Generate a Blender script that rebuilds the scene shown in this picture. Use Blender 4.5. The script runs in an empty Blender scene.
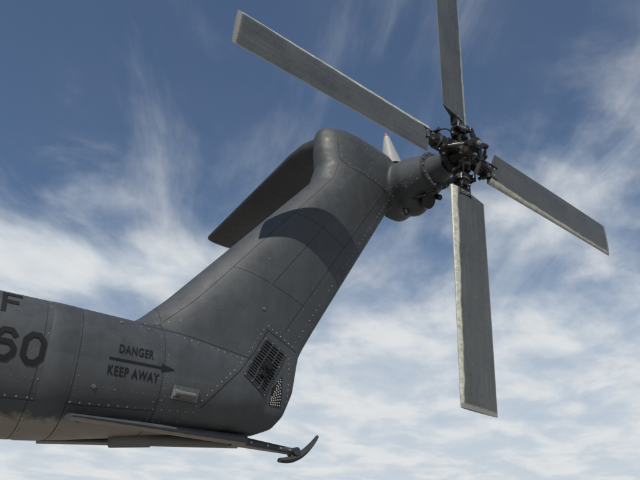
import bpy, bmesh, math, random
from mathutils import Vector, Matrix
from mathutils.bvhtree import BVHTree
random.seed(4)
S=bpy.context.scene
S.view_settings.view_transform='Standard'; S.view_settings.look='None'; S.view_settings.exposure=0
YC=3.82
SUN=Vector((-1.0,-1,1.6)).normalized()
# ------------------------------------------------------------------ materials
def newmat(name):
    m=bpy.data.materials.new(name); m.use_nodes=True
    nt=m.node_tree; b=nt.nodes['Principled BSDF']; return m,nt,b
def N(nt,t,**k):
    n=nt.nodes.new(t)
    for a,v in k.items(): setattr(n,a,v)
    return n
def noise(nt,co,scale,detail=5,rough=.55,dist=0,stretch=None):
    if stretch:
        mp=N(nt,'ShaderNodeMapping'); mp.inputs['Scale'].default_value=stretch
        nt.links.new(co,mp.inputs['Vector']); co=mp.outputs[0]
    n=N(nt,'ShaderNodeTexNoise'); n.inputs['Scale'].default_value=scale; n.inputs['Detail'].default_value=detail
    n.inputs['Roughness'].default_value=rough; n.inputs['Distortion'].default_value=dist
    nt.links.new(co,n.inputs['Vector']); return n.outputs['Fac']
def ramp(nt,f,stops):
    r=N(nt,'ShaderNodeValToRGB'); e=r.color_ramp.elements
    while len(e)<len(stops): e.new(.5)
    for i,(p,c) in enumerate(stops):
        e[i].position=p; e[i].color=(c[0],c[1],c[2],1) if hasattr(c,'__len__') else (c,c,c,1)
    nt.links.new(f,r.inputs[0]); return r.outputs['Color']
def mix(nt,f,a,b,mode='MIX'):
    m=N(nt,'ShaderNodeMix',data_type='RGBA',blend_type=mode)
    for s,v in ((m.inputs['Factor'],f),(m.inputs['A'],a),(m.inputs['B'],b)):
        if isinstance(v,(int,float)): s.default_value=v
        elif isinstance(v,tuple): s.default_value=(*v,1)
        else: nt.links.new(v,s)
    return m.outputs['Result']
def worn(name,col,var=.25,rough=.5,metal=0,bump=.0006,dirt=(.05,.045,.04),dirtamt=.35,scale=1.,spec=.35,belly_bounce=None):
    m,nt,b=newmat(name)
    co=N(nt,'ShaderNodeTexCoord').outputs['Object']
    a=noise(nt,co,1.7*scale,4,.6); c=noise(nt,co,14*scale,4,.65); st=noise(nt,co,5*scale,4,.6,.3,(1.2,1.2,.25))
    lo=tuple(x*(1-var) for x in col); hi=tuple(x*(1+var) for x in col)
    base=ramp(nt,a,[(.3,lo),(.7,hi)])
    base=mix(nt,.35,base,ramp(nt,c,[(.35,lo),(.68,hi)]))
    d=ramp(nt,st,[(.5,0.),(.78,1.)])
    mm=N(nt,'ShaderNodeMath',operation='MULTIPLY'); nt.links.new(d,mm.inputs[0]); mm.inputs[1].default_value=dirtamt
    base=mix(nt,mm.outputs[0],base,dirt)
    if belly_bounce:
        # touched-up paint: irregular skin panels, fine chalky streaks down the slipstream
        s3=N(nt,'ShaderNodeSeparateXYZ'); nt.links.new(co,s3.inputs[0])
        sk=N(nt,'ShaderNodeMath',operation='MULTIPLY_ADD'); nt.links.new(s3.outputs[2],sk.inputs[0]); sk.inputs[1].default_value=-.72; nt.links.new(s3.outputs[0],sk.inputs[2])
        cc=N(nt,'ShaderNodeCombineXYZ'); nt.links.new(sk.outputs[0],cc.inputs[0]); nt.links.new(s3.outputs[2],cc.inputs[1])
        br=N(nt,'ShaderNodeTexBrick'); br.offset=.37; br.inputs['Scale'].default_value=1; br.inputs['Mortar Size'].default_value=0; br.inputs['Brick Width'].default_value=.47; br.inputs['Row Height'].default_value=.33
        br.inputs['Color1'].default_value=(.84,.85,.87,1); br.inputs['Color2'].default_value=(1.13,1.12,1.10,1); nt.links.new(cc.outputs[0],br.inputs['Vector'])
        base=mix(nt,.65,base,br.outputs['Color'],'MULTIPLY')
        ch=noise(nt,co,9,6,.75,.2,(.5,1,1)); base=mix(nt,ramp(nt,ch,[(.58,0.),(.82,.3)]),base,(.12,.125,.13))
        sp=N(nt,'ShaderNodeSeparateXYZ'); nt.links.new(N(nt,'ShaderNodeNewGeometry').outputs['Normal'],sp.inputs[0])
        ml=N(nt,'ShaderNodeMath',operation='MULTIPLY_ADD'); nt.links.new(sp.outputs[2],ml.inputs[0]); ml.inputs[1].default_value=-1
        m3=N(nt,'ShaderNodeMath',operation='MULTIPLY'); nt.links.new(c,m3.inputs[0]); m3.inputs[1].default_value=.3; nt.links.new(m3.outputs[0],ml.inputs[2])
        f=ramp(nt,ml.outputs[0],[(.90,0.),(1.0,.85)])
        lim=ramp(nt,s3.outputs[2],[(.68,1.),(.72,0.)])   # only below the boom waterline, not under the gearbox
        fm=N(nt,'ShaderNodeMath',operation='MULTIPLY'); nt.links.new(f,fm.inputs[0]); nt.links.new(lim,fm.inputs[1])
        base=mix(nt,fm.outputs[0],base,belly_bounce)  # light bounced off the ground, mixed into the underside colour as tan
    nt.links.new(base,b.inputs['Base Color'])
    rr=ramp(nt,c,[(.3,max(rough-.10,.05)),(.7,min(rough+.12,1))]); nt.links.new(rr,b.inputs['Roughness'])
    b.inputs['Metallic'].default_value=metal; b.inputs['Specular IOR Level'].default_value=spec
    bp=N(nt,'ShaderNodeBump'); bp.inputs['Distance'].default_value=bump; bp.inputs['Strength'].default_value=.6
    nt.links.new(noise(nt,co,60*scale,3),bp.inputs['Height']); nt.links.new(bp.outputs[0],b.inputs['Normal'])
    return m
GRAY=worn('gunship_gray_paint',(.051,.057,.062),.17,.54,0,.0005,(.028,.029,.030),.45,spec=.34,belly_bounce=(.27,.25,.21))
GRAYD=worn('dark_gray_paint',(.029,.032,.036),.25,.55)
GRAYL=worn('light_gray_paint',(.12,.125,.125),.2,.55,0,.0006,(.06,.055,.05),.4)
BLK=worn('black_marking_paint',(.011,.011,.012),.2,.65,dirtamt=0,spec=.2)
SEAM=worn('panel_seam_sealant',(.024,.026,.029),.2,.7,dirtamt=0,spec=.2)
RIV=worn('worn_rivet_metal',(.25,.25,.24),.4,.5,.2,scale=3)
RIVD=worn('painted_rivet',(.10,.105,.11),.4,.5,0,scale=3)
STEEL=worn('hub_steel',(.12,.115,.108),.4,.38,.6,.0006,(.03,.026,.02),.8,5)
HUBD=worn('greasy_hub_metal',(.020,.020,.020),.4,.40,.3,.0006,(.008,.008,.008),.6,5)
BOLT=worn('bare_bolt_metal',(.38,.37,.34),.3,.4,.7,scale=5)
RED=worn('beacon_red_lens',(.35,.10,.08),.1,.3,dirtamt=.1)
WHT=worn('off_white_fairing',(.30,.31,.31),.15,.5,dirtamt=.3)
TYRE=worn('tyre_rubber',(.03,.03,.03),.2,.8)
GLASS=worn('cockpit_glass',(.02,.025,.03),.1,.08,dirtamt=.1)
# blade material: UV.x = chord fraction, UV.y = span fraction
def blademat():
    m,nt,b=newmat('rotor_blade_paint')
    tc=N(nt,'ShaderNodeTexCoord'); co=tc.outputs['Object']
    sp=N(nt,'ShaderNodeSeparateXYZ'); nt.links.new(tc.outputs['UV'],sp.inputs[0])
    n1=noise(nt,co,3,5,.6); n2=noise(nt,co,28,5,.7); n3=noise(nt,co,7,5,.65)
    n4=noise(nt,tc.outputs['UV'],2.5,5,.6,0,(4,1,1))
    base=ramp(nt,n1,[(.3,(.040,.044,.044)),(.7,(.066,.071,.069))])
    base=mix(nt,.35,base,ramp(nt,n2,[(.35,(.034,.037,.037)),(.75,(.088,.092,.088))]))
    base=mix(nt,ramp(nt,n4,[(.48,0.),(.75,.35)]),base,(.115,.119,.112))
    w1=N(nt,'ShaderNodeMath',operation='MULTIPLY_ADD'); nt.links.new(sp.outputs[1],w1.inputs[0]); w1.inputs[1].default_value=.11; nt.links.new(sp.outputs[0],w1.inputs[2])
    ad=N(nt,'ShaderNodeMath',operation='MULTIPLY_ADD'); nt.links.new(n3,ad.inputs[0]); ad.inputs[1].default_value=.12; nt.links.new(w1.outputs[0],ad.inputs[2])
    f=ramp(nt,ad.outputs[0],[(.225,1.),(.262,0.)])
    worncol=ramp(nt,n2,[(.3,(.20,.21,.175)),(.65,(.44,.45,.38))])
    base=mix(nt,f,base,worncol)
    f2=ramp(nt,sp.outputs[1],[(.984,0.),(.987,1.)])
    base=mix(nt,f2,base,(.18,.18,.165))
    f3=ramp(nt,sp.outputs[0],[(.968,0.),(.985,.7)])
    base=mix(nt,f3,base,(.16,.16,.15))
    nt.links.new(base,b.inputs['Base Color']); b.inputs['Specular IOR Level'].default_value=.55
    nt.links.new(ramp(nt,n1,[(.3,.28),(.7,.42)]),b.inputs['Roughness'])
    bp=N(nt,'ShaderNodeBump'); bp.inputs['Distance'].default_value=.0003; nt.links.new(n2,bp.inputs['Height']); nt.links.new(bp.outputs[0],b.inputs['Normal'])
    return m
BLADE=blademat()
# ------------------------------------------------------------------ helpers
HELI=bpy.data.objects.new('military_helicopter',None); S.collection.objects.link(HELI); HELI.location=(0,0,1.7)
def obj(name,me,mat,parent=HELI,smooth=True):
    o=bpy.data.objects.new(name,me); S.collection.objects.link(o)
    if parent: o.parent=parent
    if mat: me.materials.append(mat)
    if smooth:
        for p in me.polygons: p.use_smooth=True
    return o
def mesh(name,vs,fs):
    me=bpy.data.meshes.new(name); me.from_pydata([tuple(v) for v in vs],[],fs); me.update(); return me
def loft_data(rings,cap=True):
    n=len(rings[0]); vs=[v for r in rings for v in r]; fs=[]
    for i in range(len(rings)-1):
        for j in range(n):
            k=(j+1)%n; fs.append((i*n+j,i*n+k,(i+1)*n+k,(i+1)*n+j))
    if cap: fs.append(tuple(range(n))[::-1]); fs.append(tuple((len(rings)-1)*n+j for j in range(n)))
    return vs,fs
def fixn(me):
    bm=bmesh.new(); bm.from_mesh(me); bmesh.ops.recalc_face_normals(bm,faces=bm.faces); bm.to_mesh(me); bm.free()
def loft(name,rings,mat,smooth=True,parent=HELI):
    me=mesh(name,*loft_data(rings)); fixn(me); o=obj(name,me,mat,parent,smooth)
    if smooth: me.set_sharp_from_angle(angle=math.radians(40))
    return o
class Acc:
    def __init__(s): s.v=[]; s.f=[]
    def add(s,vs,fs):
        o=len(s.v); s.v+= [Vector(v) for v in vs]; s.f+=[tuple(i+o for i in f) for f in fs]
    def cyl(s,p,q,r0,r1=None,n=20,caps=True):
        if r1 is None: r1=r0
        p=Vector(p); q=Vector(q); d=(q-p).normalized()
        a=d.orthogonal().normalized(); b=d.cross(a)
        R=[[c+r*(a*math.cos(2*math.pi*i/n)+b*math.sin(2*math.pi*i/n)) for i in range(n)] for c,r in((p,r0),(q,r1))]
        s.add(*loft_data(R,caps))
    def ball(s,c,r,n=16):
        c=Vector(c); R=[]
        for i in range(1,n//2):
            a=math.pi*i/(n//2); R.append([c+Vector((r[0]*math.sin(a)*math.cos(2*math.pi*k/n),r[1]*math.sin(a)*math.sin(2*math.pi*k/n),r[2]*math.cos(a))) for k in range(n)])
        s.add(*loft_data(R))
    def box(s,c,ax,ay,az,taper=1.):
        c=Vector(c); bm=bmesh.new(); bmesh.ops.create_cube(bm,size=2)
        m=min(ax.length,ay.length,az.length)
        M=Matrix((ax,ay,az)).transposed()
        for v in bm.verts:
            t=taper if v.co.x>0 else 1
            v.co=M@Vector((v.co.x,v.co.y*t,v.co.z*t))
        bmesh.ops.bevel(bm,geom=bm.edges[:],offset=m*.3,segments=2,affect='EDGES')
        bm.verts.index_update()
        s.add([c+v.co for v in bm.verts],[tuple(v.index for v in f.verts) for f in bm.faces]); bm.free()
    def tube(s,pts,r,n=8):
        for i in range(len(pts)-1):
            s.cyl(pts[i],pts[i+1],r,r,n)
    def make(s,name,mat,smooth=True,parent=HELI):
        me=mesh(name,s.v,s.f); fixn(me); o=obj(name,me,mat,parent,smooth)
        if smooth: me.set_sharp_from_angle(angle=math.radians(35))
        return o
def interp(tab,x,c):
    if x<=tab[0][0]: return tab[0][c]
    for a,b in zip(tab,tab[1:]):
        if x<=b[0]:
            t=(x-a[0])/(b[0]-a[0]); return a[c]+(b[c]-a[c])*t
    return tab[-1][c]
# ------------------------------------------------------------------ tail boom + fin + gearbox housing
BOOM=[(-4.5,.22,1.42,.58),(-3,.36,1.40,.53),(-1.5,.46,1.385,.48),(0,.54,1.38,.43),(.8,.59,1.375,.395),(1.4,.67,1.36,.35),(1.9,.73,1.32,.29),(2.1,.78,1.25,.23),(2.22,.84,1.15,.15)]
def ering(x,zb,zt,hw,n=64,e=2.35,yc=YC):
    zc=(zb+zt)/2; hh=(zt-zb)/2; R=[]
    for i in range(n):
        a=2*math.pi*i/n; c,s_=math.cos(a),math.sin(a)
        R.append(Vector((x,yc+hw*math.copysign(abs(c)**(2/e),c),zc+hh*math.copysign(abs(s_)**(2/e),s_))))
    return R
xs=[-4.5+ i*(6.72/40) for i in range(41)]
rings=[ering(x,interp(BOOM,x,1),interp(BOOM,x,2),interp(BOOM,x,3)) for x in xs]
A=Acc(); A.add(*loft_data(rings))
FIN=[(.74,1.60,2.10,.10,.08),(.79,1.48,2.22,.17,.12),(.88,1.25,2.29,.235,.15),(1.05,1.0,2.36,.27,.16),(1.25,1.02,2.40,.265,.15),(1.34,1.10,2.43,.255,.13),(1.42,1.21,2.48,.25,.115),(1.6,1.385,2.59,.245,.11),(3.1,2.64,3.53,.225,.10),(3.3,2.70,3.68,.222,.12),(3.5,2.68,3.82,.215,.14),(3.69,2.69,3.83,.19,.13),(3.77,2.73,3.72,.15,.09)]
def finring(z,le,te,T,Tt,n=30):
    c=te-le; up=[]
    for i in range(n+1):
        s_=.5*(1-math.cos(math.pi*i/n)) if i<n else 1
        if s_<.36: y=T*math.sqrt(max(0,1-((.36-s_)/.36)**2))
        else: y=T-(T-Tt)*((s_-.36)/.64)**1.7
        up.append((le+s_*c,y))
    tee=[(te+.35*Tt*math.cos(a),Tt*math.sin(a)) for a in [math.pi/2*(1-k/4) for k in range(1,4)]]
    pts=up+tee+[(te+.35*Tt,0)]
    return [Vector((x,YC-y,z-(.07*max(0,(x-2.9)/.9) if z>3.6 else 0))) for x,y in pts]+[Vector((x,YC+y,z-(.07*max(0,(x-2.9)/.9) if z>3.6 else 0))) for x,y in pts[::-1][1:-1]]
zs=[.74,.765,.79,.83,.88,.95,1.05,1.15,1.25,1.3,1.34,1.38,1.42,1.5,1.6]+[1.6+i*.1 for i in range(1,20)]+[3.55,3.59,3.69,3.73,3.77]
A.add(*loft_data([finring(z,*[interp(FIN,z,k) for k in (1,2,3,4)]) for z in zs]))
HX,HY,HZ=3.76,2.946,3.37
A.cyl((HX-.02,YC+.1,HZ),(HX-.02,3.50,HZ),.285,.265,40)
A.cyl((HX-.02,3.52,HZ),(HX,3.27,HZ),.262,.185,40)
A.ball((HX-.01,3.60,HZ-.20),(.17,.16,.15),28)
me=mesh('tail_structure',A.v,A.f); fixn(me)
tail=obj('tail_boom_and_fin',me,None)
md=tail.modifiers.new('r','REMESH'); md.mode='VOXEL'; md.voxel_size=.0165
md=tail.modifiers.new('s','SMOOTH'); md.iterations=9; md.factor=.5
dg=bpy.context.evaluated_depsgraph_get(); dg.update()
me2=bpy.data.meshes.new_from_object(tail.evaluated_get(dg)); tail.modifiers.clear(); tail.data=me2
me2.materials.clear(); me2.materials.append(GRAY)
for p in me2.polygons: p.use_smooth=True
bm=bmesh.new(); bm.from_mesh(me2); bvh=BVHTree.FromBMesh(bm); bm.free()
def hs(x,z):
    h=bvh.ray_cast(Vector((x,2.3,z)),Vector((0,1,0)));  return (h[0],h[1]) if h[0] else None
def hr(x,ang,zc=.97):
    d=Vector((0,math.cos(ang),math.sin(ang))); h=bvh.ray_cast(Vector((x,YC,zc))+d*2,-d); return (h[0],h[1]) if h[0] else None
def poly(pts,step=.03):
    out=[]
    for a,b in zip(pts,pts[1:]):
        L=math.hypot(b[0]-a[0],b[1]-a[1]); n=max(1,int(L/step))
        out+=[(a[0]+(b[0]-a[0])*i/n,a[1]+(b[1]-a[1])*i/n) for i in range(n)]
    return out+[pts[-1]]
SE=Acc(); RL=Acc(); RD=Acc()
def ribbon(acc,hits,w,off=.0015,th=None):
    hits=[h for h in hits if h]
    if len(hits)<2: return
    vs=[];fs=[]
    for i,(p,n) in enumerate(hits):
        t=(hits[min(i+1,len(hits)-1)][0]-hits[max(i-1,0)][0]).normalized(); s_=t.cross(n).normalized()*w/2
        if th: vs+=[p-s_*1.3-n*.002,p-s_+n*th,p+s_+n*th,p+s_*1.3-n*.002]
        else: vs+=[p-s_+n*off,p+s_+n*off]
    k=4 if th else 2
    for i in range(len(hits)-1):
        for j in range(k-1): fs.append((i*k+j,i*k+j+1,(i+1)*k+j+1,(i+1)*k+j))
    acc.add(vs,fs)
def rivet(acc,h,r=.0065):
    p,n=h; a=n.orthogonal().normalized(); b=n.cross(a); vs=[];k=7
    for rr,hh in((r,-.001),(r*.65,r*.38)):
        vs+=[p+n*hh+rr*(a*math.cos(2*math.pi*i/k)+b*math.sin(2*math.pi*i/k)) for i in range(k)]
    fs=[(i,(i+1)%k,k+(i+1)%k,k+i) for i in range(k)]+[tuple(range(k,2*k))]
    acc.add(vs,fs)
def rivline(pts,sp,r=.0065,pl=.35,ring=False,skip=.04):
    q=poly(pts,.005); last=None
    for (x,z) in q:
        h=hr(x,z) if ring else hs(x,z)
        if not h: continue
        if last is None or (h[0]-last).length>=sp:
            last=h[0]
            if random.random()<skip: continue
            rivet(RL if random.random()<pl else RD,h,r*random.uniform(.8,1.1))
def side(pts,w=.0035,**k): ribbon(SE,[hs(*p) for p in poly(pts,.02)],w,**k)
def fs_(s_,z): return (interp(FIN,z,1)+s_*(interp(FIN,z,2)-interp(FIN,z,1)),z)
for s_,z0,z1 in ((.14,1.36,3.3),(.80,1.5,3.22)):
    side([fs_(s_,z0+(z1-z0)*i/10) for i in range(11)],.003)
side([fs_(.47,1.84+(2.53-1.84)*i/10) for i in range(11)],.003)
for s_,z0,z1,pl in ((.115,1.5,3.3,.05),(.165,1.5,3.3,.05),(.3,1.5,3.3,.03),(.45,1.45,3.35,.05),(.62,1.45,3.35,.03),(.775,1.45,3.3,.15),(.825,1.45,3.3,.2),(.93,1.45,3.25,.8)):
    rivline([fs_(s_,z0+(z1-z0)*i/10) for i in range(11)],.038 if pl<.8 else .06,.004 if pl<.8 else .0065,pl)
for z0 in (1.62,1.84,2.06,2.28,2.5,2.72,2.94):
    a=fs_(.14,z0+.07); b=fs_(.80,z0-.09)
    rivline([a,b],.035,.0038,.04)
    if z0 in(1.84,2.5): side([a,b],.003)
cap=[(2.84,3.64),(2.84,3.36),(2.93,3.27),(3.46,3.20),(3.52,3.28)]
side(cap,.005); rivline([(x+.03,z+.03) for x,z in cap],.055,.0065,.6)
rivline([(3.0,3.60),(3.70,3.58)],.06,.006,.5); rivline([fs_(.5,3.25),fs_(.5,3.55)],.05,.006,.4)
for x in (-1.2,-.3,.78,1.30):
    ribbon(SE,[hr(x,a) for a in [2*math.pi*i/90 for i in range(91)]],.004)
    for dx in(-.025,.025): rivline([(x+dx,math.pi*.4),(x+dx,math.pi*1.6)],.035,.004,.12,True)
for x in(.60,): 
    rivline([(x,math.pi*.5),(x,math.pi*1.5)],.035,.0045,.4,True); ribbon(SE,[hr(x-.02,a) for a in [2*math.pi*i/90 for i in range(91)]],.003)
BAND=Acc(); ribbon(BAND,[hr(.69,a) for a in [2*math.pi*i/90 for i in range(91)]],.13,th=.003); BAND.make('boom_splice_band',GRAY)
for ang,pl,sp in ((math.radians(118),.7,.075),(math.radians(150),.05,.035),(math.radians(181),.05,.035),(math.radians(200),.05,.035),(math.radians(214),.8,.055),(math.radians(228),.3,.04)):
    if pl in(.7,.8): ribbon(SE,[hr(-3+.05*i,ang+.03) for i in range(0,87)],.0035)
    for i in range(0,int(4.8/sp)):
        x=-3+sp*i; h=hr(x,ang)
        if h and x<1.60: rivet(RL if random.random()<pl else RD,h,.0062 if pl>.5 else .004)
root=[(1.15,1.30),(1.4,1.29),(1.7,1.25),(1.98,1.22)]
side(root,.005); rivline([(x,z-.025) for x,z in root],.05,.006,.7)
tc=[(1.60,.82),(1.66,.89),(1.76,1.0),(1.87,1.11),(2.0,1.27),(2.12,1.47)]
side(tc,.007); rivline([(x-.03,z+.01) for x,z in tc],.045,.0065,.85)
rivline([(2.12,1.5),(2.38,1.40)],.045,.007,.9); side([(2.1,1.475),(2.42,1.37)],.006)
rivline([(2.34,1.3),(2.33,.95)],.04,.0065,.9)
def bil(c,u,v):
    a=[c[0][i]+(c[1][i]-c[0][i])*u for i in(0,1)]; b=[c[3][i]+(c[2][i]-c[3][i])*u for i in(0,1)]
    return (a[0]+(b[0]-a[0])*v,a[1]+(b[1]-a[1])*v)
def patch(name,c,mat,off,n=14,m=14):
    vs=[];fs=[]
    for j in range(m+1):
        for i in range(n+1):
            h=hs(*bil(c,i/n,j/m)); vs.append(h[0]+h[1]*off)
    for j in range(m):
        for i in range(n): a=j*(n+1)+i; fs.append((a,a+1,a+n+2,a+n+1))
    me=mesh(name,vs,fs); fixn(me); return obj(name,me,mat)
LC=[(2.11,1.405),(2.30,1.325),(2.10,.985),(1.905,1.09)]
patch('louvre_recess',LC,BLK,.0015)
L=Acc()
for j in range(15):
    v=(j+.5)/15; ribbon(L,[hs(*bil(LC,.03+.94*i/12,v)) for i in range(13)],.010,th=.009)
for u in(.35,.68): ribbon(L,[hs(*bil(LC,u,i/12)) for i in range(13)],.008,th=.011)
for e in ([(0,0),(1,0)],[(1,0),(1,1)],[(1,1),(0,1)],[(0,1),(0,0)]):
    ribbon(L,[hs(*bil(LC,e[0][0]+(e[1][0]-e[0][0])*i/12,e[0][1]+(e[1][1]-e[0][1])*i/12)) for i in range(13)],.02,th=.006)
L.make('louvre_grille',GRAYD)
for u,v in [(0,.02),(.33,0),(.66,0),(1,.02),(1,.33),(1,.66),(1,1),(.66,1),(.33,1),(0,1),(0,.66),(0,.33)]:
    h=hs(*bil(LC,u,v)); rivet(RL,(h[0]+h[1]*.006,h[1]),.006)
L=Acc(); h=hs(*bil(LC,.55,.52)); L.cyl(h[0],h[0]+h[1]*.03,.05,.045,20); L.cyl(h[0]+h[1]*.03,h[0]+h[1]*.045,.03,.028,16)
h=hs(*bil(LC,.55,.72)); L.cyl(h[0],h[0]+h[1]*.03,.03,.028,16); L.make('vent_cap',BLK)
PC=[(2.175,1.045),(2.265,1.15),(2.275,.93),(2.165,.93)]
patch('perforated_plate',PC,BLK,.003)
P=Acc()
for j in range(10):
    for i in range(5):
        if i+j*.5<2.2 : continue
        h=hs(*bil(PC,(i+.5+.25*(j%2))/5.3,(j+.5)/10))
        if h: rivet(P,(h[0]+h[1]*.004,h[1]),.0062)
P.make('perforated_plate_studs',WHT)
F=Acc(); h=hs(1.47,.885); n=h[1]
up=Vector((0,0,1)); fw=n.cross(up).normalized(); upn=fw.cross(n)
F.box(h[0]+n*.018,fw*.06,upn*.03,n*.025); F.cyl(h[0]+n*.040-fw*.05,h[0]+n*.040+fw*.08,.016,.016,14)
F.cyl(h[0]+n*.040+fw*.08,h[0]+n*.040+fw*.095,.023,.023,14); F.box(h[0]+n*.008,fw*.09,upn*.042,n*.008)
F.make('tie_down_fitting',GRAYL)
F=Acc()
for x,z in((1.02,1.27),(2.06,1.62),(.9,.84)):
    h=hs(x,z)
    if h: F.cyl(h[0]-h[1]*.01,h[0]+h[1]*.005,.014,.012,14)
F.make('access_plugs',GRAYL)
SE.make('panel_seams',SEAM,False); RL.make('bare_rivets',RIV,False); RD.make('painted_rivets',RIVD,False)
# ------------------------------------------------------------------ markings
def text(body,x,z,size,align='LEFT',name='m',bold=0.,sx=.7,sp=1.15,off=.003):
    cu=bpy.data.curves.new(name,'FONT'); cu.body=body; cu.size=size; cu.align_x=align; cu.offset=bold; cu.space_character=sp
    o=bpy.data.objects.new('tmp',cu); S.collection.objects.link(o)
    dg=bpy.context.evaluated_depsgraph_get(); dg.update()
    me=bpy.data.meshes.new_from_object(o.evaluated_get(dg)); bpy.data.objects.remove(o)
    for v in me.vertices: v.co.x*=sx
    project(me,x,z,name,off=off)
def project(me,x,z,name,mat=BLK,off=.003):
    bm=bmesh.new(); bm.from_mesh(me)
    for ax,st in ((1,.012),(0,.03)):
        lo=min(v.co[ax] for v in bm.verts); hi=max(v.co[ax] for v in bm.verts); y=lo+st
        no=(0,1,0) if ax else (1,0,0)
        while y<hi:
            bmesh.ops.bisect_plane(bm,geom=bm.verts[:]+bm.edges[:]+bm.faces[:],plane_co=(0,y,0) if ax else (y,0,0),plane_no=no); y+=st
    for v in bm.verts:
        h=hs(x+v.co.x,z+v.co.y)
        if h: v.co=h[0]+h[1]*off
    bm.to_mesh(me); bm.free(); fixn(me); me.materials.clear(); obj(name,me,mat,HELI,False)
# block (stencil cut) letters made of mitred strokes; unit cell 1 x 1
GL={'0':[([(.3,0),(.7,0),(1,.22),(1,.78),(.7,1),(.3,1),(0,.78),(0,.22)],1)],
 '6':[([(1,.80),(.72,1),(.3,1),(0,.78),(0,.22),(.3,0),(.7,0),(1,.2),(1,.40),(.74,.58),(.12,.58)],0)],
 '1':[([(.5,-.1),(.5,1.1)],0)],'4':[([(.75,-.1),(.75,1.05),(0,.35),(1.1,.35)],0)],
 'U':[([(0,1.1),(0,.22),(.3,0),(.7,0),(1,.22),(1,1.1)],0)],'S':[([(1,.8),(.7,1),(.3,1),(0,.8),(0,.66),(.25,.52),(.75,.48),(1,.34),(1,.2),(.7,0),(.3,0),(0,.2)],0)],
 'A':[([(0,-.1),(0,.7),(.3,1),(.7,1),(1,.7),(1,-.1)],0),([(.12,.42),(.88,.42)],0)],
 'F':[([(0,-.1),(0,1),(1.05,1)],0),([(.14,.50),(.85,.50)],0)]}
def blocks(body,xr,z,W,Hh,w,gap,name,off):
    vs=[];fs=[]; n=len(body)
    for gi,ch in enumerate(body):
        x0=xr-(n-gi)*W-(n-1-gi)*gap
        for pts,closed in GL[ch]:
            P=[Vector((x0+w/2+p[0]*(W-w),w/2+p[1]*(Hh-w))) for p in pts]; m=len(P); o=len(vs)
            for i in range(m):
                a=P[(i-1)%m] if closed or i>0 else None; b=P[(i+1)%m] if closed or i<m-1 else None
                d0=(P[i]-a).normalized() if a is not None else None; d1_=(b-P[i]).normalized() if b is not None else None
                if d0 is None: d0=d1_
                if d1_ is None: d1_=d0
                n0=Vector((-d0.y,d0.x)); n1=Vector((-d1_.y,d1_.x)); mm=(n0+n1).normalized(); L_=w/2/max(.5,mm.dot(n0))
                vs+=[(*(P[i]-mm*L_),0),(*(P[i]+mm*L_),0)]
            for i in range(m if closed else m-1):
                j=(i+1)%m; fs.append((o+2*i,o+2*i+1,o+2*j+1,o+2*j))
    project(mesh(name,vs,fs),0,z,name,BLK,off)
text('DANGER',1.005,1.055,.075,name='danger_marking',bold=.0018,sx=.66)
text('KEEP AWAY',.955,.918,.078,name='keep_away_marking',bold=.0018,sx=.68)
ar=mesh('ar',[(0,-.007,0),(.33,-.007,0),(.33,-.026,0),(.42,0,0),(.33,.026,0),(.33,.007,0),(0,.007,0)],[(0,1,2,3,4,5,6)])
project(ar,.955,1.012,'danger_arrow')
blocks('USAF',.452,1.165,.115,.15,.026,.03,'service_marking',.003)
blocks('14160',.600,.895,.122,.18,.028,.022,'serial_number',.0062)
# ------------------------------------------------------------------ stabilizer
def foil(n=20):
    pts=[]
    for i in range(n+1):
        x=.5*(1-math.cos(math.pi*i/n)); y=5*(.2969*math.sqrt(x)-.126*x-.3516*x*x+.2843*x**3-.1015*x**4); pts.append((x,y))
    return pts+[(x,-y) for x,y in pts[::-1][1:-1]]
FO=foil()
def stab(y,le,ch,z,t): return [Vector((le+x*ch,y,z+yy*t)) for x,yy in FO]
loft('horizontal_stabilizer',[stab(YC-.02,2.72,.98,3.60,.30),stab(YC+.10,2.68,1.03,3.62,.29),stab(YC+.22,2.655,1.06,3.64,.26),stab(YC+.42,2.65,1.06,3.655,.19),stab(4.6,2.66,1.04,3.645,.15),stab(6.22,2.70,.96,3.59,.13),stab(6.27,2.72,.93,3.59,.10),stab(6.295,2.76,.86,3.59,.05)],GRAYD)
# ------------------------------------------------------------------ beacon on fin top
B=Acc(); b0=Vector((3.62,3.74,3.64)); b1=Vector((3.55,3.72,3.98))
B.cyl(b0,b0.lerp(b1,.25),.115,.095,24); B.cyl(b0.lerp(b1,.25),b1,.095,.03,24); B.make('beacon_fairing',WHT)
B=Acc(); B.cyl(b1,b1+(b1-b0)*.07,.028,.024,16); B.cyl(b1+(b1-b0)*.07,b1+(b1-b0)*.13,.024,.008,16); B.make('beacon_lamp',RED)
# ------------------------------------------------------------------ tail skid
K=Acc()
def beam(acc,p,q,w0,h0,w1,h1,n=10):
    p=Vector(p);q=Vector(q); d=(q-p).normalized(); s_=d.cross(Vector((0,0,1))).normalized(); u=s_.cross(d)
    R=[]
    for i in range(n+1):
        t=i/n; c=p.lerp(q,t); w=w0+(w1-w0)*t; h=h0+(h1-h0)*t
        R.append([c+s_*w*math.cos(a)+u*h*math.sin(a) for a in [2*math.pi*k/16 for k in range(16)]])
    acc.add(*loft_data(R))
beam(K,(.80,3.47,.665),(2.05,YC-.04,.70),.05,.016,.055,.036)
beam(K,(.80,2*YC-3.47,.63),(2.05,YC+.04,.69),.05,.016,.055,.034)
beam(K,(1.98,YC,.70),(2.52,YC,.665),.055,.038,.028,.024)
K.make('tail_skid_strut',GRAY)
K=Acc(); R=[]
for i in range(15):
    t=i/14
    x=2.38+.33*t; z=.60+.19*t**2.2; hw=.05*math.sin(math.pi*(.12+.80*t))**.5; th=.016+.012*math.sin(math.pi*t)
    R.append([Vector((x,YC+hw*math.cos(k*math.pi/6),z+th*math.sin(k*math.pi/6))) for k in range(12)])
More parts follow.
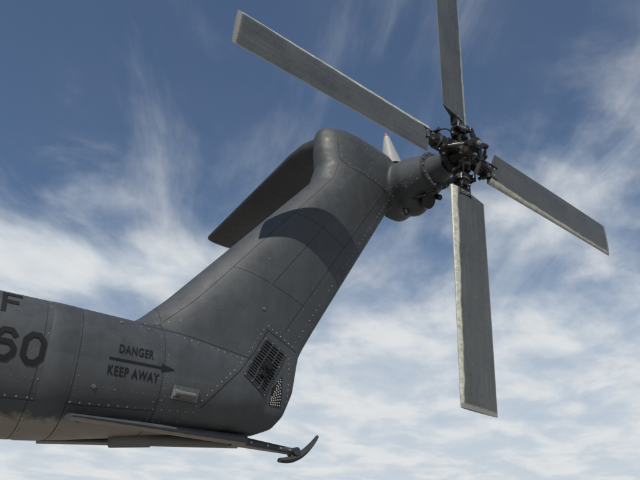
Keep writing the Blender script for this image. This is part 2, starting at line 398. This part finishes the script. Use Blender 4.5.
K.add(*loft_data(R)); K.cyl((2.50,YC-.05,.665),(2.50,YC+.05,.665),.03,.03,14)
K.cyl((2.50,YC,.665),(2.48,YC,.61),.02,.025,12)
K.make('tail_skid_shoe',GRAYD)
K=Acc()
for t in(.25,.5,.7,.85): 
    p=Vector((1.98,YC,.70)).lerp(Vector((2.52,YC,.665)),t); K.cyl(p-Vector((0,.05,0)),p+Vector((0,.05,0)),.007,.007,10)
K.make('tail_skid_bolts',BOLT)
K=Acc(); K.cyl((1.3,YC,.64),(1.95,YC,.68),.035,.03,16); K.cyl((1.15,YC,.62),(1.4,YC,.645),.045,.045,16)
K.make('tail_skid_damper',GRAYL)
K=Acc(); K.box((.2,3.66,.53),Vector((.10,0,0)),Vector((0,.02,0)),Vector((0,0,.05))); K.cyl((-.1,3.70,.50),(.42,3.70,.49),.012,.012,10); K.make('belly_antenna',GRAYD)
# ------------------------------------------------------------------ rotor
H=Vector((HX,HY,HZ)); d1=Vector((.9956,0,-.094)); d2=Vector((-.094,0,-.9956)); Yn=Vector((0,-1,0))
PITCH=math.radians(8)
dirs=[(d2,d1),(d1,-d2),(-d2,-d1),(-d1,d2)]
D=Acc(); St=Acc(); Bo=Acc(); Lk=Acc()
G=Acc(); G.cyl((HX,3.285,HZ),(HX,3.26,HZ),.205,.205,36); G.cyl((HX,3.26,HZ),(HX,3.10,HZ),.15,.115,32); G.make('gearbox_flange',GRAY)
for i in range(14):
    a=2*math.pi*i/14; c=Vector((HX+.188*math.cos(a),0,HZ+.188*math.sin(a))); Bo.cyl((c.x,3.25,c.z),(c.x,3.262,c.z),.009,.009,6)
St.cyl((HX,3.14,HZ),(HX,2.80,HZ),.055,.055,24)
D.cyl((HX,3.05,HZ),(HX,2.99,HZ),.155,.15,32); D.cyl((HX,2.99,HZ),(HX,2.88,HZ),.125,.11,32)
D.cyl((HX,2.88,HZ),(HX,2.85,HZ),.085,.07,24); St.cyl((HX,2.85,HZ),(HX,2.79,HZ),.066,.060,6)
for i in range(10):
    a=2*math.pi*i/10; St.cyl((HX+.098*math.cos(a),2.89,HZ+.098*math.sin(a)),(HX+.098*math.cos(a),2.862,HZ+.098*math.sin(a)),.011,.011,6)
PO=.20
D.cyl((HX,2.80,HZ),(HX,HY-PO-.01,HZ),.045,.045,18); D.cyl((HX,HY-PO+.03,HZ),(HX,HY-PO-.03,HZ),.075,.065,24); Bo.cyl((HX,HY-PO-.03,HZ),(HX,HY-PO-.052,HZ),.026,.020,6)
for k,(r,t) in enumerate(dirs):
    tt=(t*math.cos(PITCH)+Yn*math.sin(PITCH)).normalized(); nn=(Yn*math.cos(PITCH)-t*math.sin(PITCH)).normalized()
    D.box(H+r*.14+Yn*.045,r*.07,t*.055,Yn*.02); D.box(H+r*.14-Yn*.045,r*.07,t*.055,Yn*.02)
    D.cyl(H+r*.165+Yn*.09,H+r*.165-Yn*.09,.032,.032,16); St.cyl(H+r*.165+Yn*.09,H+r*.165+Yn*.108,.021,.021,6)
    D.box(H+r*.20,r*.045,t*.045,Yn*.04); D.cyl(H+r*.225+t*.085,H+r*.225-t*.085,.030,.030,16)
    Bo.cyl(H+r*.225+t*.085,H+r*.225+t*.100,.015,.015,6); St.cyl(H+r*.225-t*.085,H+r*.225-t*.100,.018,.018,6)
    D.box(H+r*.25+t*.055,r*.06,t*.018,Yn*.036); D.box(H+r*.25-t*.055,r*.06,t*.018,Yn*.036)
    D.cyl(H+r*.25,H+r*.31,.066,.07,24); St.cyl(H+r*.31,H+r*.325,.078,.078,24); D.cyl(H+r*.325,H+r*.385,.062,.054,24)
    D.box(H+r*.42+tt*.01,r*.065,tt*.062,nn*.026)
    for u in(-.035,.035):
        for v in(.39,.45): Bo.cyl(H+r*v+tt*(u+.01)+nn*.024,H+r*v+tt*(u+.01)+nn*.036,.010,.010,6); Bo.cyl(H+r*v+tt*(u+.01)-nn*.024,H+r*v+tt*(u+.01)-nn*.036,.010,.010,6)
    hp=H+r*.27+tt*.085+Yn*.06
    D.box(H+r*.275+tt*.065+Yn*.03,tt*.04,r*.024,Yn*.025); St.cyl(hp-r*.026,hp+r*.026,.013,.013,10)
    e_=r*.14+t*.06; bp=H+e_+Yn*(PO-.005)
    D.box(H+Yn*PO+e_*.5,e_*.5,Yn.cross(e_).normalized()*.026,Yn*.018,.75)
    Lk.cyl(hp,bp,.012,.012,12); Lk.cyl(hp.lerp(bp,.3),hp.lerp(bp,.7),.018,.018,12)
    for e in(hp,bp): D.cyl(e-r*.02,e+r*.02,.023,.023,14)
    cw=H+r*.33-tt*.07
    D.box(cw,tt*.03,r*.018,nn*.018); D.cyl(cw-tt*.02-nn*.05,cw-tt*.02+nn*.06,.018,.018,14); St.cyl(cw-tt*.02+nn*.06,cw-tt*.02+nn*.072,.024,.024,12)
    pts=[H+r*(.15+.22*s_)+t*(-.06-.03*math.sin(math.pi*s_))+Yn*(.05+.06*math.sin(math.pi*s_)) for s_ in [i/8 for i in range(9)]]
    D.tube(pts,.007,6)
    # blade
    CH=.385; LEo=-.135; rs=[.405,.45,.50,.6]+[.6+i*.2 for i in range(1,9)]+[2.3,2.38,2.385,2.43,2.44]
    R=[];uv=[]
    for ri,rr in enumerate(rs):
        ring=[]
        th=(.125 if rr<2.43 else .07)*(1+.35*max(0,(.7-rr)/.3))
        for x,y in FO:
            rad=rr+(.075*x if ri==0 else .05*x if ri==1 else .02*x if ri==2 else 0)
            tw=math.radians(-5)*(rr-.4)/2
            tv=tt*math.cos(tw)+nn*math.sin(tw); nv=nn*math.cos(tw)-tt*math.sin(tw)
            ring.append(H+r*rad+tv*(LEo+x*CH)+nv*(y*th*CH)+Yn*(-.012*(rr/2.4)**2)) 
        R.append(ring); uv.append(rr/2.44)
    vs,fs=loft_data(R); me=mesh('tail_rotor_blade',vs,fs)
    ul=me.uv_layers.new(name='UVMap'); n=len(FO)
    for p in me.polygons:
        for li in p.loop_indices:
            vi=me.loops[li].vertex_index; ul.data[li].uv=(FO[vi%n][0],uv[vi//n])
    fixn(me); o=obj('tail_rotor_blade_%d'%(k+1),me,BLADE); me.set_sharp_from_angle(angle=math.radians(50))
    bb=bmesh.new(); bb.from_mesh(me); bt=BVHTree.FromBMesh(bb); bb.free()
    Dd=Acc()
    for sgn in(1,-1):
        for rr,x in [(2.405,.12),(2.405,.3),(2.405,.5),(2.405,.7),(2.405,.88)]+[(.47,.2),(.47,.4),(.53,.2),(.53,.4),(.59,.2),(.59,.4),(.65,.3)]:
            h=bt.ray_cast(H+r*rr+tt*(LEo+x*CH)+nn*.3*sgn,-nn*sgn)
            if h[0]: rivet(Dd,(h[0],h[1]),.0065)
    Dd.make('blade_screws_%d'%(k+1),RIVD,False)
D.make('tail_rotor_hub',HUBD); St.make('tail_rotor_hub_pins',STEEL); Bo.make('tail_rotor_bolts',BOLT); Lk.make('pitch_links',STEEL)
G=Acc(); G.cyl((HX+.0,3.50,HZ-.22),(HX+.01,3.42,HZ-.26),.085,.075,24); G.cyl((HX+.01,3.43,HZ-.255),(HX+.012,3.405,HZ-.268),.09,.09,24); G.cyl((HX-.10,3.62,HZ-.30),(HX-.10,3.62,HZ-.37),.03,.026,14)
G.tube([(HX-.12,3.5,HZ-.25),(HX-.08,3.38,HZ-.27),(HX,3.30,HZ-.22),(HX+.02,3.26,HZ-.14)],.011,8); G.cyl((HX+.12,3.42,HZ-.18),(HX+.13,3.36,HZ-.22),.03,.03,12)
G.make('gearbox_oil_fittings',HUBD)
# ------------------------------------------------------------------ rest of the aircraft (outside the picture)
FUS=[(-4.3,.18,1.46,.61),(-5.5,-.1,1.5,.8),(-7,-.55,1.55,1.1),(-8.5,-.85,1.6,1.17),(-18.5,-.85,1.55,1.17),(-20,-.8,1.3,1.05),(-21.2,-.6,.75,.75),(-21.9,-.3,.3,.3)]
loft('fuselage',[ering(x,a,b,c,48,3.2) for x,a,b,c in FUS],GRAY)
loft('engine_pylon',[ering(x,1.2,b,c,32,2.6) for x,b,c in((-7.5,1.6,.3),(-8.5,2.1,.6),(-11,2.5,.7),(-14.5,2.4,.7),(-16,1.9,.4))],GRAY)
for sgn in(-1,1):
    sd='port' if sgn<0 else 'starboard'
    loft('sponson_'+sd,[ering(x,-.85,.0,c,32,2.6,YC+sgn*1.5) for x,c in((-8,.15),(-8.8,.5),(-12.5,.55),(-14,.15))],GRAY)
    W=Acc()
    for dy in(-.16,.16): W.cyl((-9.5,YC+sgn*1.6+dy-.11,-1.37),(-9.5,YC+sgn*1.6+dy+.11,-1.37),.33,.33,28)
    W.make('main_wheel_'+sd,TYRE)
    W=Acc(); W.cyl((-9.5,YC+sgn*1.6,-1.37),(-9.5,YC+sgn*1.6,-.5),.06,.06); W.make('main_gear_strut_'+sd,WHT)
    W=Acc(); W.cyl((-17.5,YC+sgn*.2-.08,-1.43),(-17.5,YC+sgn*.2+.08,-1.43),.27,.27,28); W.make('nose_wheel_'+sd,TYRE)
W=Acc(); W.cyl((-17.5,YC-.2,-1.43),(-17.5,YC+.2,-1.43),.04,.04); W.cyl((-17.5,YC,-1.43),(-17.5,YC,-.6),.06,.06); W.make('nose_gear_strut',WHT)
W=Acc(); W.box((-20.2,YC,.85),Vector((.55,0,-.25)),Vector((0,.95,0)),Vector((.12,0,.25))); W.make('windscreen',GLASS)
W=Acc(); W.cyl((-12.5,YC,2.2),(-12.5,YC,3.2),.22,.18); W.cyl((-12.5,YC,3.1),(-12.5,YC,3.4),.6,.5)
for i in range(6):
    a=math.radians(30+60*i); dv=Vector((math.cos(a),math.sin(a),0)); sv=Vector((-dv.y,dv.x,0))
    R=[]
    for j in range(9):
        rr=.5+10.3*j/8; c=Vector((-12.5,YC,3.25-.9*(rr/11)**2))+dv*rr
        R.append([c+sv*(x-.3)*.6+Vector((0,0,y*.08)) for x,y in FO])
    W.add(*loft_data(R))
W.make('main_rotor',GRAYD)
# ------------------------------------------------------------------ ground
m,nt,b=newmat('concrete_apron')
co=N(nt,'ShaderNodeTexCoord').outputs['Object']
c=ramp(nt,noise(nt,co,.25,6,.6),[(.3,(.20,.185,.165)),(.7,(.29,.27,.24))])
br=N(nt,'ShaderNodeTexBrick'); br.offset=0; br.inputs['Scale'].default_value=.16; br.inputs['Mortar Size'].default_value=.004; br.inputs['Brick Width'].default_value=1; br.inputs['Row Height'].default_value=1
nt.links.new(co,br.inputs['Vector'])
c=mix(nt,br.outputs['Fac'],c,(.06,.055,.05)); nt.links.new(c,b.inputs['Base Color']); b.inputs['Roughness'].default_value=.9
bm=bmesh.new(); bmesh.ops.create_grid(bm,x_segments=20,y_segments=20,size=4000); me=bpy.data.meshes.new('ground'); bm.to_mesh(me); bm.free()
obj('ground',me,m,None,False)
# ------------------------------------------------------------------ world
w=bpy.data.worlds.new('World'); S.world=w; w.use_nodes=True; nt=w.node_tree
bg=nt.nodes['Background']; sky=N(nt,'ShaderNodeTexSky'); sky.sky_type='NISHITA'; sky.sun_disc=False
el=math.asin(SUN.z); sky.sun_elevation=el; sky.sun_rotation=math.atan2(SUN.x,SUN.y)
sky.air_density=1.0; sky.dust_density=.5; sky.ozone_density=2.8
hsv=N(nt,'ShaderNodeHueSaturation'); hsv.inputs['Saturation'].default_value=1.12; nt.links.new(sky.outputs[0],hsv.inputs['Color'])
tc=N(nt,'ShaderNodeTexCoord').outputs['Generated']
sp=N(nt,'ShaderNodeSeparateXYZ'); nt.links.new(tc,sp.inputs[0])
def M(op,a,b=None,c=None,clamp=False):
    n=N(nt,'ShaderNodeMath',operation=op,use_clamp=clamp)
    for i,v in enumerate((a,b,c)):
        if v is None: continue
        if isinstance(v,(int,float)): n.inputs[i].default_value=v
        else: nt.links.new(v,n.inputs[i])
    return n.outputs[0]
z=M('MAXIMUM',sp.outputs[2],.03)
zz=M('ADD',z,.12)
px=M('DIVIDE',sp.outputs[0],zz); py=M('DIVIDE',sp.outputs[1],zz)
cb=N(nt,'ShaderNodeCombineXYZ'); nt.links.new(px,cb.inputs[0]); nt.links.new(py,cb.inputs[1])
P0=cb.outputs[0]
def mapped(rot,sc,loc=(0,0,0)):
    mp=N(nt,'ShaderNodeMapping',vector_type='TEXTURE'); mp.inputs['Rotation'].default_value=(0,0,rot); mp.inputs['Scale'].default_value=sc; mp.inputs['Location'].default_value=loc
    nt.links.new(P0,mp.inputs[0]); return mp.outputs[0]
def sstep(v,a,b,to=1.):
    mr=N(nt,'ShaderNodeMapRange',interpolation_type='SMOOTHSTEP'); nt.links.new(v,mr.inputs['Value'])
    mr.inputs['From Min'].default_value=a; mr.inputs['From Max'].default_value=b; mr.inputs['To Max'].default_value=to; return mr.outputs[0]
big=noise(nt,mapped(math.radians(50),(1.5,1.0,1),(3.1,1.7,0)),1.0,2,.5,.4)
puf=noise(nt,mapped(math.radians(25),(1.15,.9,1),(1.3,0.4,0)),2.8,7,.56,.25)
wis=noise(nt,mapped(math.radians(62),(1.9,.55,1)),1.7,8,.58,.5)
low=M('SUBTRACT',.50,sp.outputs[2])
# individual cloud banks at fixed places of the cloud layer (x, y, radius, amount)
bank=0
for x,y,r,a in ((.22,1.76,.21,.46),(.57,1.60,.21,.36),(.27,1.36,.10,.30),(1.25,.66,.30,.20),(.52,1.02,.10,.12),(.30,.72,.14,.14),(.62,.80,.22,-.08),(1.7,1.7,.5,.20),(.05,.9,.25,-.12)):
    vd=N(nt,'ShaderNodeVectorMath',operation='DISTANCE'); nt.links.new(P0,vd.inputs[0]); vd.inputs[1].default_value=(x,y,0)
    g=M('MULTIPLY',M('EXPONENT',M('MULTIPLY',M('POWER',M('DIVIDE',vd.outputs['Value'],r),2),-1)),a)
    bank=g if bank==0 else M('ADD',bank,g)
d1_=M('ADD',M('ADD',M('ADD',M('MULTIPLY',big,.7),M('MULTIPLY',puf,.95)),M('MULTIPLY',low,.78)),bank)
c1=sstep(d1_,.84,1.32,.94)
d2_=M('ADD',M('ADD',M('MULTIPLY',wis,1.2),M('MULTIPLY',puf,.30)),M('ADD',M('MULTIPLY',low,.40),M('MULTIPLY',bank,.5)))
c2=sstep(d2_,.60,1.12,.58)
haze=M('SUBTRACT',.90,sstep(sp.outputs[2],.05,.50,.85))
inv=M('MULTIPLY',M('MULTIPLY',M('SUBTRACT',1,c1),M('SUBTRACT',1,c2)),M('SUBTRACT',1,haze))
cl=M('SUBTRACT',1,inv)
ccol=mix(nt,sstep(puf,.38,.65),(7.0,7.7,8.4),(8.9,9.15,9.3))
col=mix(nt,cl,hsv.outputs[0],ccol)
nt.links.new(col,bg.inputs['Color']); bg.inputs['Strength'].default_value=.083
w.cycles.sampling_method='MANUAL'; w.cycles.sample_map_resolution=512
# ------------------------------------------------------------------ sun
l=bpy.data.lights.new('sun','SUN'); l.energy=4.3; l.angle=math.radians(.5); l.color=(1,.95,.87)
o=bpy.data.objects.new('sun',l); S.collection.objects.link(o); o.rotation_euler=SUN.to_track_quat('Z','Y').to_euler(); o.location=(0,0,30)
# ------------------------------------------------------------------ camera
c=bpy.data.cameras.new('camera'); c.sensor_width=36; c.lens=36*589/640; c.clip_end=20000; c.clip_start=.05
o=bpy.data.objects.new('camera',c); S.collection.objects.link(o); o.location=(0,0,1.7)
o.rotation_euler=(math.radians(90+28.1),0,math.radians(-35.65)); S.camera=o
